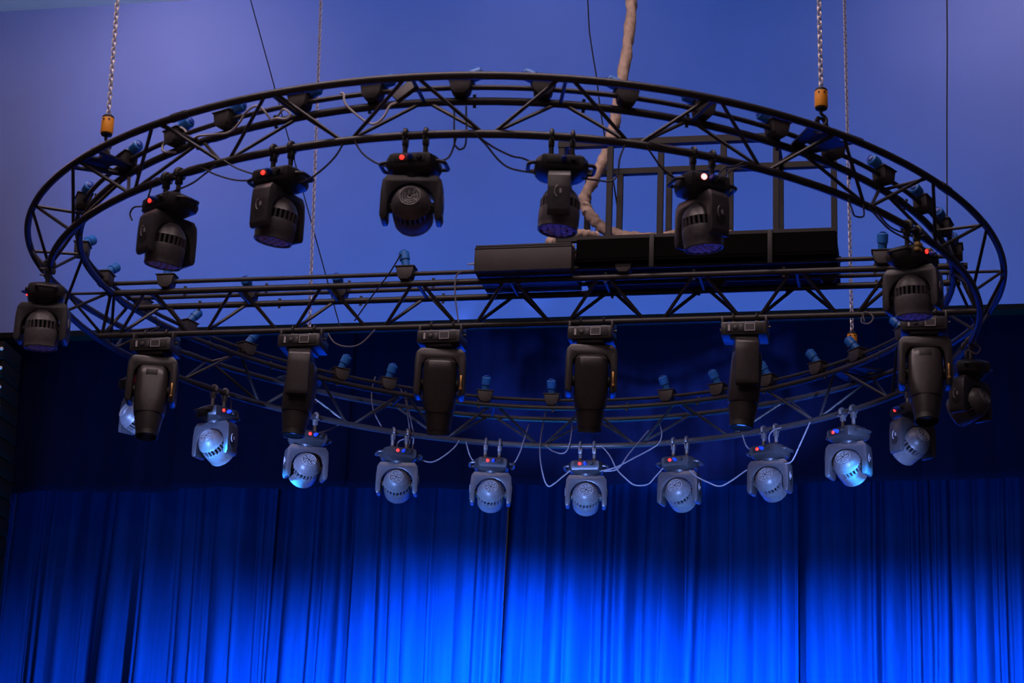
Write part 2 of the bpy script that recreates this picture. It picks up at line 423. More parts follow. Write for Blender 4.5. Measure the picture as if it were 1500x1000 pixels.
for a in NEAR_A:
    if a in n_in: w = nth(n_in, a) + ' past the hook beside the white cables'
    elif a in n_end: w = nth(n_end, a) + ' past the hook before the rack frame'
    else: w = 'last before the straight truss end'
    side = 72 if a > 200 else -72
    if a > 345 or a < 18: side *= 0.9
    socket(C + ring_pt(a, RR, ZR), rad(a), side, -8, 'blue-plugged socket box, ring pipe, ' + w, 'sockets on the auditorium half of the ring')
for a in FAR_A:
    rel = (a - 180)
    if a in f_in: w = nth(f_in, a) + ' from the thin chain, curtain side'
    elif a in f_a: w = nth(f_a, a) + ' from the straight truss end, near the thin chain'
    else: w = nth(f_b, a) + ' past the hook block, curtain side'
    socket(C + ring_pt(a, RR, ZR), rad(a + 180), rel * 0.55, 25, 'upright blue-plugged socket box, ring pipe, ' + w, 'sockets on the curtain half of the ring')
for s, tl, w in ((-2.755, 0, 'under the looped cable wash light'), (-0.865, -12, 'with a black cable, before the case'), (0.785, 0, 'against the rack frame tray'), (2.655, 3, 'beside the yellow-taped wash light')):
    socket(S(s, NF, ZR), YAW, tl, 20 if s > 0 else 0, 'blue-plugged socket box, straight downstage pipe, ' + w, 'sockets on the straight truss')
for s, w in ((-2.2, 'below the second lens-down wash light'), (-1.47, 'above the first arm-on beam light'), (1.44, 'under the rack frame'), (2.25, 'at the rack frame end')):
    socket(S(s, NB_, ZR), YAW, 0, 75, 'black socket box on the upstage straight pipe, ' + w, 'sockets on the straight truss')

# ------------------------------------------------------------------ chains with orange hook blocks
def link_pts(L, W):
    h = (L - W) / 2
    return [(W / 2 * math.cos(q), 0, h + W / 2 * math.sin(q)) for q in (0, 0.785, 1.571, 2.356, 3.142)] + [(W / 2 * math.cos(q), 0, -h + W / 2 * math.sin(q)) for q in (3.142, 3.927, 4.712, 5.498, 6.283)]
for a, lean, lab in ((HANG[0], -0.028, 'steel chain with orange hook block holding the ring beside the white looped cables'), (HANG[1], -0.036, 'thin steel chain hanging behind the straight truss to the curtain side of the ring'),
                     (HANG[2], -0.014, 'steel chain with orange hook block holding the ring in front of the black rack frame'), (HANG[3], -0.010, 'long steel chain with orange hook block at the curtain side of the ring')):
    base = C + ring_pt(a, (RO + RI) / 2, 0.03) + Vector((0, 0, 0.115))
    ch = tag(empty('hoist_chain', base), lab, 'chain')
    hb = MB().path(smooth_pts([(0, 0, 0.10), (0, 0, 0.06), (0.028, 0, 0.035), (0.03, 0, 0.0), (0, 0, -0.022), (-0.028, 0, -0.005), (-0.03, 0, 0.025)], 4), 0.011, 8).build('hook', 'plate', ch)
    blk = MB().lathe([(0.030, 0.100), (0.040, 0.104), (0.042, 0.112), (0.042, 0.205), (0.040, 0.212)], 20).build('hook_block', 'orange', ch)
    MB().lathe([(0.041, 0.212), (0.040, 0.224), (0.028, 0.236), (0.012, 0.24)], 20).build('cap', 'dark', blk)
    MB().lathe([(0.026, 0.088), (0.036, 0.092), (0.038, 0.1)], 20).build('collar', 'dark', blk)
    for q in (-0.5, 0.35): MB().box((0.043 * math.sin(q), -0.043 * math.cos(q), 0.195), (0.012, 0.004, 0.01)).build('label_mark', 'dark', blk)
    b = MB(); z = 0.25; k = 0; ztop = 6.09 + C.z - base.z; lp = link_pts(0.047, 0.027)
    while z < ztop:
        mx = T(lean * (z - 0.2), 0, z) @ Rz(rad(40 + 90 * (k % 2)))
        b.path([mx @ Vector(p) for p in lp], 0.0052, 5, closed=True); z += 0.033; k += 1
    c = b.build('chain', 'chain', ch); c['kind'] = 'stuff'

# ------------------------------------------------------------------ moving-head wash lights
def wash_meshes():
    d = {}
    for nm, m in (('clamp', 'clampblack'), ('clamp_lit', 'clamp')):
        b = MB()
        b.path([(0, 0.035 * math.cos(q), 0.035 * math.sin(q)) for q in [x * 0.3 - 0.6 for x in range(15)]], 0.0135, 8)
        b.box((0, 0, -0.045), (0.034, 0.04, 0.05), 0.004)
        b.tube((0, 0, -0.06), (0, 0, -0.15), 0.0155, 10); b.lathe([(0.03, -0.150), (0.042, -0.148), (0.042, -0.142), (0.03, -0.138)], 16)
        b.tube((0, -0.03, -0.035), (0, -0.062, -0.035), 0.007, 8)
        d[nm] = b.mesh('clamp', m)
    b = MB()
    oct_ = [(-0.158, -0.06), (-0.125, -0.125), (0.125, -0.125), (0.158, -0.06), (0.158, 0.06), (0.125, 0.125), (-0.125, 0.125), (-0.158, 0.06)]
    bm = bmesh.new()
    lay = [[bm.verts.new((x * k, y * k, z)) for x, y in oct_] for z, k in ((-0.158, 0.86), (-0.172, 0.97), (-0.215, 1.0), (-0.245, 0.92), (-0.272, 0.62))]
    bm.faces.new(lay[0]); bm.faces.new(lay[-1][::-1])
    for A, B in zip(lay, lay[1:]):
        for i in range(8): bm.faces.new((A[i], A[(i + 1) % 8], B[(i + 1) % 8], B[i]))
    b.bm(bm)
    b.lathe([(0.075, -0.29), (0.08, -0.27)], 24)
    d['base'] = b.mesh('base', 'base')
    d['handle'] = MB().path(smooth_pts([(0.15, -0.07, -0.20), (0.19, -0.06, -0.205), (0.195, 0, -0.205), (0.19, 0.06, -0.205), (0.15, 0.07, -0.20)], 3), 0.012, 8).mesh('carry_handle', 'base')
    d['panel'] = MB().box((0, -0.117, -0.197), (0.19, 0.02, 0.05), 0.004).mesh('connector_panel', 'dark')
    d['led'] = MB().lathe([(0.014, 0), (0.0135, 0.006), (0.008, 0.011)], 14).mesh('indicator', 'red')
    d['ledhot'] = MB().lathe([(0.018, 0), (0.0175, 0.006), (0.010, 0.011)], 14).mesh('indicator', 'redhot')
    d['con'] = MB().lathe([(0.017, 0), (0.017, 0.02), (0.013, 0.03), (0.008, 0.045)], 14).mesh('connector', 'bluecon')
    # yoke
    b = MB()
    out = [(-0.150, -0.280), (0.150, -0.280), (0.176, -0.315), (0.183, -0.39), (0.183, -0.535), (0.172, -0.560), (0.146, -0.560), (0.138, -0.535)]
    out += [(0.138 * math.cos(q), -0.465 + 0.130 * math.sin(q)) for q in [math.pi * k / 12 for k in range(13)]]
    out += [(-0.138, -0.535), (-0.146, -0.560), (-0.172, -0.560), (-0.183, -0.535), (-0.183, -0.39), (-0.176, -0.315)]
    b.prism(out, -0.066, 0.066, 0.006)
    d['yoke'] = b.mesh('yoke', 'arm')
    d['pivot'] = MB().lathe([(0.034, 0), (0.034, 0.058), (0.040, 0.060), (0.038, 0.068)], 20, T(0.116, 0, -0.465) @ Matrix.Rotation(rad(90), 4, 'Y')).mesh('pivot_cap', 'dark')
    # crescent mark on the arm side
    b = MB(); b.path([(0.1845, 0.018 * math.cos(q) - 0.006, -0.42 + 0.034 * math.sin(q)) for q in [1.7 + 0.28 * i for i in range(11)]], 0.0028, 6)
    b.box((0.1845, 0.010, -0.42), (0.004, 0.012, 0.026)); d['mark'] = b.mesh('arm_mark', 'trim')
    # head, lens towards -z, pivot at the origin
    b = MB()
    b.lathe([(0.062, 0.128), (0.068, 0.125), (0.090, 0.105), (0.106, 0.078), (0.114, 0.052), (0.116, 0.050), (0.101, 0.048), (0.101, -0.004), (0.118, -0.006), (0.121, -0.016), (0.120, -0.088), (0.116, -0.105), (0.118, -0.128), (0.113, -0.135), (0.106, -0.133), (0.104, -0.118)], 40)
    d['head'] = b.mesh('head', 'body')
    b = MB()
    for k in range(24):
        a = 2 * math.pi * k / 24
        b.box((0.110 * math.cos(a), 0.110 * math.sin(a), 0.022), (0.016, 0.0125, 0.054), 0, Matrix.Rotation(a, 3, 'Z'))
    d['fins'] = b.mesh('cooling_fins', 'body', 0)
    d['band'] = MB().lathe([(0.1025, 0.049), (0.1025, -0.005)], 36, cap=False).mesh('vent_slots', 'slot')
    d['disc'] = MB().lathe([(0.060, 0.127), (0.060, 0.1292)], 28).mesh('fan_recess', 'dark')
    b = MB()
    for r in (0.059, 0.045, 0.030, 0.015):
        n = 28; b.path([(r * math.cos(2 * math.pi * i / n), r * math.sin(2 * math.pi * i / n), 0.131) for i in range(n)], 0.0034, 5, closed=True)
    for k in range(8):
        a = math.pi / 4 * k + 0.2; r0, r1 = ((0.015, 0.045), (0.030, 0.059))[k % 2]
        b.tube((r0 * math.cos(a), r0 * math.sin(a), 0.131), (r1 * math.cos(a), r1 * math.sin(a), 0.131), 0.0034, 5)
    d['grille'] = b.mesh('fan_grille', 'grille')
    d['glass'] = MB().lathe([(0.104, -0.116), (0.104, -0.122)], 32).mesh('front_lens', 'dark')
    b = MB()
    for q, rr in ((1, 0.0), (6, 0.042), (12, 0.080)):
        for k in range(q):
            a = 2 * math.pi * k / q
            b.lathe([(0.019, -0.122), (0.018, -0.127), (0.010, -0.131)], 10, T(rr * math.cos(a), rr * math.sin(a), 0))
    d['cells'] = b.mesh('lens_cells', 'frost')
    return d
WM = wash_meshes()
def wash(a, yaw, tilt, far, label, hot=False, amber=False, group=None, led=True):
    # yaw: compass direction the back of the head faces (0 = towards the auditorium), tilt of the lens away from straight down
    p = C + ring_pt(a, RB, ZB); rz = rad(a + (180 if far else 0))
    e = tag(empty('wash_light', p, rz), label, 'stage light', group)
    for sx in (-1, 1): link('clamp', WM['clamp_lit' if far else 'clamp'], e, T(sx * 0.062, 0, 0))
    bs = link('base', WM['base'], e)
    link('carry_handle', WM['handle'], bs); link('carry_handle', WM['handle'], bs, Rz(math.pi)); link('connector_panel', WM['panel'], bs)
    if led: link('indicator', WM['ledhot' if hot else 'led'], bs, T(-0.045, -0.127, -0.195) @ Rx(rad(90)))
    link('connector', WM['con'], bs, T(0.005, -0.127, -0.195) @ Rx(rad(90)))
    link('connector', WM['con'], bs, T(0.06, -0.120, -0.195) @ Rx(rad(90)) ).data = CON_DARK
    if amber:
        for tx in ((-0.115, 0.0, 0.0), (-0.12, 0.0, -0.035), (0.03, 0.0, 0.004)): tag(link('tape', TAPE, bs, T(*tx)), 'yellow tape')
    py = rad(yaw) - rz
    yk = link('yoke', WM['yoke'], e, Rz(py))
    link('pivot_cap', WM['pivot'], yk); link('pivot_cap', WM['pivot'], yk, Rz(math.pi)); link('arm_mark', WM['mark'], yk); link('arm_mark', WM['mark'], yk, Rz(math.pi))
    hd = link('head', WM['head'], e, Rz(py) @ T(0, 0, -0.465) @ Rx(rad(tilt)))
    for k, nm in (('fins', 'cooling_fins'), ('band', 'vent_slots'), ('disc', 'fan_recess'), ('grille', 'fan_grille'), ('glass', 'front_lens'), ('cells', 'lens_cells')):
        q = link(nm, WM[k], hd)
        if k in ('fins', 'cells'): q['kind'] = 'stuff'
    return p, rad(yaw), rad(tilt)
CON_DARK = MB().lathe([(0.016, 0), (0.016, 0.018), (0.012, 0.026)], 12).mesh('connector_black', 'dark')
TAPE = MB().box((0, -0.112, -0.166), (0.055, 0.03, 0.022), 0.003).mesh('tape', 'yellow')
def facing(px_az, rel): return rel - px_az
N = 'black wash light, auditorium side of ring, '
wash(281.75, -2, 6, False, N + 'lens down, beside the end of the straight truss')
wash(318.25, 46, 10, False, N + 'lens down, next to a looped black cable')
wash(333.5, 58, 10, False, N + 'lens down, one along from the looped cable light')
wash(348.5, -4, 80, False, N + 'fan grille of its head facing the auditorium')
wash(3.5, 86, 4, False, N + 'seen arm-on, crescent mark on the arm', led=False)
wash(18.5, -58, 8, False, N + 'glowing white-red indicator, before the rack frame', hot=True)
wash(49.5, -30, 6, False, N + 'yellow tape on its base', amber=True)
wash(91.5, 44, 72, False, 'black unlit wash light on the ring end, head turned outward, beyond the last beam light')
FAR = [(244.0, -52, 70, 'wash light behind the first beam light, curtain side of ring, mostly hidden', 150),
       (228.75, -30, 66, 'lit wash light, curtain side of ring, head turned towards the loudspeaker column', 1100),
       (212.75, 18, 70, 'lit wash light, curtain side of ring, just below the arm-on beam light', 1200),
       (197.75, -2, 74, 'dimmer grey wash light, curtain side of ring, cables looping up to sockets', 900),
       (183.25, 0, 74, 'lit wash light facing straight out, curtain side of ring, short cable loops each side', 950),
       (168.75, -3, 74, 'lit wash light facing straight out, curtain side of ring, long drooping cables each side', 900),
       (154.25, -24, 72, 'lit wash light turned slightly aside, curtain side of ring, between two drooping cables', 750),
       (139.25, -27, 72, 'lit wash light turned aside, curtain side of ring, near the arm-on beam light', 700),
       (124.75, -32, 70, 'brightest wash light, curtain side of ring, below the orange hook block', 600),
       (110.75, 30, 68, 'bright wash light half hidden behind the last beam light, curtain side of ring', 200)]
BLUE = (0.01, 0.29, 1.0)
for a, yaw, tilt, lab, watt in FAR:
    p, y, t = wash(a, yaw, tilt, True, lab)
    d = Rz(y) @ Rx(t) @ Vector((0, 0, -1))
    c = p + Vector((0, 0, -0.465)) + d * 0.16
    # the lamp of this head, shining out of its lens onto the curtain
    if watt: spot('wash_lamp', c, c + d + Vector((0, 0, -0.40)), watt * 12.0, BLUE, 90, 1.0, 0.09)

# ------------------------------------------------------------------ moving-head beam lights on the straight truss
def beam_meshes():
    d = {}
    b = MB()
    b.path([(0, 0.034 * math.cos(q), 0.034 * math.sin(q)) for q in [x * 0.3 - 0.6 for x in range(15)]], 0.009, 8)
    b.box((0, 0, -0.045), (0.026, 0.034, 0.04), 0.004); d['clamp'] = b.mesh('clamp', 'clampblack')
    b = MB(); b.box((0, 0, -0.118), (0.33, 0.25, 0.10), 0.012); b.box((0, 0, -0.178), (0.20, 0.20, 0.03), 0.008); d['base'] = b.mesh('base', 'beam')
    d['handle'] = MB().box((0.158, 0, -0.05), (0.02, 0.16, 0.075), 0.006).tube((0.150, -0.02, -0.085), (0.185, -0.02, -0.085), 0.012, 10).mesh('carry_handle', 'beam')
    d['panel'] = MB().box((0, -0.126, -0.116), (0.27, 0.006, 0.066), 0.002).mesh('control_panel', 'dark')
    d['screen'] = MB().box((0.045, -0.131, -0.116), (0.064, 0.005, 0.046)).mesh('display', 'panel')
    b = MB()
    for dz in (-0.026, 0.026): b.box((0.045, -0.131, -0.116 + dz), (0.072, 0.007, 0.004))
    for dx in (-0.035, 0.035): b.box((0.045 + dx, -0.131, -0.116), (0.004, 0.007, 0.052))
    d['frame'] = b.mesh('display_frame', 'trim')
    d['label'] = MB().box((-0.105, -0.130, -0.116), (0.014, 0.004, 0.048)).mesh('panel_label', 'trim')
    d['knob'] = MB().lathe([(0.017, 0), (0.015, 0.008), (0.008, 0.010)], 16, T(-0.06, -0.128, -0.116) @ Rx(rad(90))).mesh('knob', 'panel')
    d['pad'] = MB().box((-0.018, -0.130, -0.116), (0.028, 0.004, 0.046), 0.001).mesh('button_pad', 'panel')
    b = MB()
    out = [(-0.15, -0.195), (0.15, -0.195), (0.185, -0.235), (0.19, -0.30), (0.19, -0.54), (0.178, -0.565), (0.140, -0.565), (0.136, -0.33), (0.105, -0.285), (-0.105, -0.285), (-0.136, -0.33), (-0.140, -0.565), (-0.178, -0.565), (-0.19, -0.54), (-0.19, -0.30), (-0.185, -0.235)]
    b.prism(out, -0.085, 0.085, 0.014); d['yoke'] = b.mesh('yoke', 'beam')
    d['latch'] = MB().box((0.160, -0.092, -0.46), (0.014, 0.014, 0.10), 0.004).lathe([(0.010, 0), (0.012, 0.008), (0.006, 0.014)], 10, T(0.160, -0.098, -0.515) @ Rx(rad(90))).mesh('latch', 'brass')
    b = MB()
    b.loft([(0.195, 0.075, 0.065, 3), (0.190, 0.098, 0.086, 3.5), (0.170, 0.118, 0.104, 4), (0.10, 0.124, 0.112, 4), (-0.08, 0.124, 0.114, 3.6), (-0.17, 0.118, 0.112, 3.0), (-0.20, 0.113, 0.110, 2.4), (-0.203, 0.108, 0.106, 2.2), (-0.210, 0.108, 0.106, 2.1), (-0.33, 0.088, 0.088, 2)])
    d['head'] = b.mesh('head', 'beam', 40)
    d['barrel'] = MB().lathe([(0.087, -0.328), (0.086, -0.352), (0.088, -0.372), (0.080, -0.376), (0.077, -0.335)], 32, cap=False).mesh('lens_barrel', 'dark')
    prof = [(0.077, -0.333), (0.06, -0.340), (0.035, -0.345), (0.01, -0.347)]
    d['lens'] = MB().lathe(prof, 28).mesh('lens', 'beamlens'); d['lensblue'] = MB().lathe(prof, 28).mesh('lens', 'bluelens')
    d['pivot'] = MB().lathe([(0.045, 0), (0.045, 0.014), (0.036, 0.018)], 20, T(0.122, 0, 0) @ Matrix.Rotation(rad(90), 4, 'Y')).mesh('pivot_cap', 'dark')
    d['vent'] = MB().box((0, -0.106, 0.115), (0.09, 0.012, 0.05), 0.003).mesh('rear_vent', 'dark')
    return d
BM_ = beam_meshes()
def beam(s, yaw, tilt, label, lit=False, vent=True):
    e = tag(empty('beam_light', S(s, NM, ZM), YAW), label, 'stage light')
    for sx in (-1, 1): link('clamp', BM_['clamp'], e, T(sx * 0.085, 0, 0))
    bs = link('base', BM_['base'], e)
    link('carry_handle', BM_['handle'], bs, Rz(math.pi))
    for k, nm in (('handle', 'carry_handle'), ('panel', 'control_panel'), ('screen', 'display'), ('frame', 'display_frame'), ('label', 'panel_label'), ('knob', 'knob'), ('pad', 'button_pad')): link(nm, BM_[k], bs)
    py = rad(yaw) - YAW
    yk = link('yoke', BM_['yoke'], e, Rz(py)); tag(link('latch', BM_['latch'], yk), 'brass latch')
    hd = link('head', BM_['head'], e, Rz(py) @ T(0, 0, -0.46) @ Rx(rad(tilt)))
    link('lens_barrel', BM_['barrel'], hd); link('lens', BM_['lensblue' if lit else 'lens'], hd); link('pivot_cap', BM_['pivot'], hd); link('pivot_cap', BM_['pivot'], hd, Rz(math.pi))
    if vent: link('rear_vent', BM_['vent'], hd)
B_ = 'black beam light on straight truss, '
beam(-2.86, 4, -6, B_ + 'tapered head, beside the wrinkled valance')
beam(-1.68, 88, 4, B_ + 'seen arm-on, blue lens, above a lit wash light', True)
beam(-0.6, -2, 17, B_ + 'square head back, brass latch, near the case', vent=False)
beam(0.535, -2, 17, B_ + 'square head back, brass latch, below the rack frame edge', vent=False)
beam(1.66, 88, 4, B_ + 'seen arm-on, blue lens, below the rack frame', True)
beam(2.935, -8, -9, B_ + 'tapered head, under the yellow-taped wash light')

# ------------------------------------------------------------------ rack frame, case and canvas sleeves
rk = tag(empty('rack_frame', S(1.3, 0.18, 0.096), YAW), 'black open steel rack frame standing on the straight truss', 'rack')
def rloc(s, n, z): return (s - 1.3, n - 0.18, z - 0.096)
def bar(nm, a, b, w=0.045):
    a, b = Vector(rloc(*a)), Vector(rloc(*b)); d = b - a
    return MB().box((0, 0, 0), (w, w, d.length + w), 0.003).build(nm, 'rack', rk, 0), (a + b) / 2, d
def rbar(nm, a, b, w=0.045):
    o, c, d = bar(nm, a, b, w); o.location = c; o.rotation_euler = d.to_track_quat('Z', 'Y').to_euler()
ZT0, ZT1 = 0.10, 0.285
tr = MB()
tr.box(rloc(1.385, 0.18, 0.112), (1.89, 0.64, 0.03), 0.003)
for n_ in (-0.13, 0.49): tr.box(rloc(1.385, n_, 0.19), (1.89, 0.02, 0.17), 0.003)
for s_ in (0.45, 2.32): tr.box(rloc(s_, 0.18, 0.19), (0.02, 0.62, 0.17), 0.003)
tr.build('tray', 'tray', rk, 0)
for s_ in (0.67, 1.05, 1.515, 1.9): rbar('post', (s_, -0.10, ZT1), (s_, -0.10, 1.03))
rbar('post', (0.30, -0.10, ZT1), (0.30, -0.10, 1.05))
for s_ in (0.41, 0.66, 1.04, 1.51, 1.89, 2.29): rbar('post', (s_, 0.46, ZT1), (s_, 0.46, 1.05))
rbar('rail', (0.30, -0.10, 1.055), (1.9, -0.10, 1.045), 0.055); rbar('rail', (0.41, 0.46, 1.06), (2.29, 0.46, 1.055), 0.05)
rbar('rail', (0.31, -0.11, ZT1), (2.32, -0.11, ZT1), 0.04); rbar('rail', (0.33, 0.47, ZT1), (2.32, 0.47, ZT1), 0.04)
rbar('rail', (0.30, -0.10, 1.05), (0.41, 0.46, 1.05)); rbar('rail', (1.9, -0.10, 1.05), (1.89, 0.46, 1.05))
for s_ in (1.0, 1.86):
    MB().box(rloc(s_, -0.15, 0.165), (0.035, 0.02, 0.26), 0.003).build('mounting_bracket', 'plate', rk)
cs_ = tag(empty('equipment_case', S(0.05, 0.05, 0.026), YAW), 'low dark rectangular equipment case resting on the straight truss', 'case')
cb = MB().box((0, 0, 0.10), (0.73, 0.48, 0.19), 0.006).build('body', 'case', cs_)
MB().box((0, 0, 0.205), (0.72, 0.47, 0.02), 0.004).build('lid', 'dark', cs_)
MB().tube((-0.365, -0.1, 0.12), (-0.40, -0.1, 0.12), 0.010, 10).tube((-0.40, -0.1, 0.12), (-0.445, -0.1, 0.118), 0.006, 8).build('plug', 'whitecable', cs_)
MB().box((0, -0.243, 0.185), (0.73, 0.004, 0.004)).build('seam', 'dark', cs_)

def sleeve(pts, r, label, seed):
    rn = random.Random(seed); P = smooth_pts(pts, 9)
    ph = [(rn.uniform(0, 6), rn.uniform(0.5, 2.4), rn.randint(1, 4)) for _ in range(6)]
    def rf(i, k):
        q = 2 * math.pi * k / 14
        return r * (1 + 0.13 * sum(math.sin(i * f + p + m * q) for p, f, m in ph) / 1.6)
    b = MB(); b.path(P, r, 14, rf=rf); return tag(b.build('canvas_sleeve', 'canvas', None, 60), label, 'cable sleeve')
SL1 = [(0.80, 15.03, 11.56), (0.82, 15.03, 9.8), (0.83, 15.03, 8.6), (0.83, 15.03, 7.95), (0.81, 15.04, 7.59), (0.76, 15.05, 7.19), (0.71, 15.06, 6.84), (0.65, 15.07, 6.61), (0.57, 15.09, 6.42), (0.51, 15.1, 6.28), (0.53, 15.1, 6.18), (0.6, 15.08, 6.08), (0.69, 15.06, 6.00), (0.84, 15.03, 5.95), (1.05, 14.99, 5.93), (1.25, 14.94, 5.95), (1.55, 14.88, 5.93), (1.73, 14.84, 5.88)]
sleeve(SL1, 0.042, 'long beige canvas cable sleeve dropping from the ceiling into the rack frame', 3)
sleeve([(0.60, 14.95, 5.90), (0.50, 14.84, 5.88), (0.40, 14.83, 5.86), (0.28, 14.84, 5.82), (0.26, 14.80, 5.79), (0.35, 14.76, 5.77), (0.41, 14.75, 5.71), (0.41, 14.75, 5.64), (0.34, 14.76, 5.60)], 0.036, 'short beige canvas sleeve bending from the rack frame down to the case', 5)

# adapter clipped to a brace
ad = MB().box((0, 0, 0), (0.15, 0.03, 0.10), 0.004).build('power_adapter', 'case')
ad.location = C + ring_pt(347.2, 3.36, -0.02); ad.rotation_euler = (rad(-30), rad(-38), rad(-12))
tag(ad, 'small black power adapter tied to a ring brace at the white cable end', 'adapter')

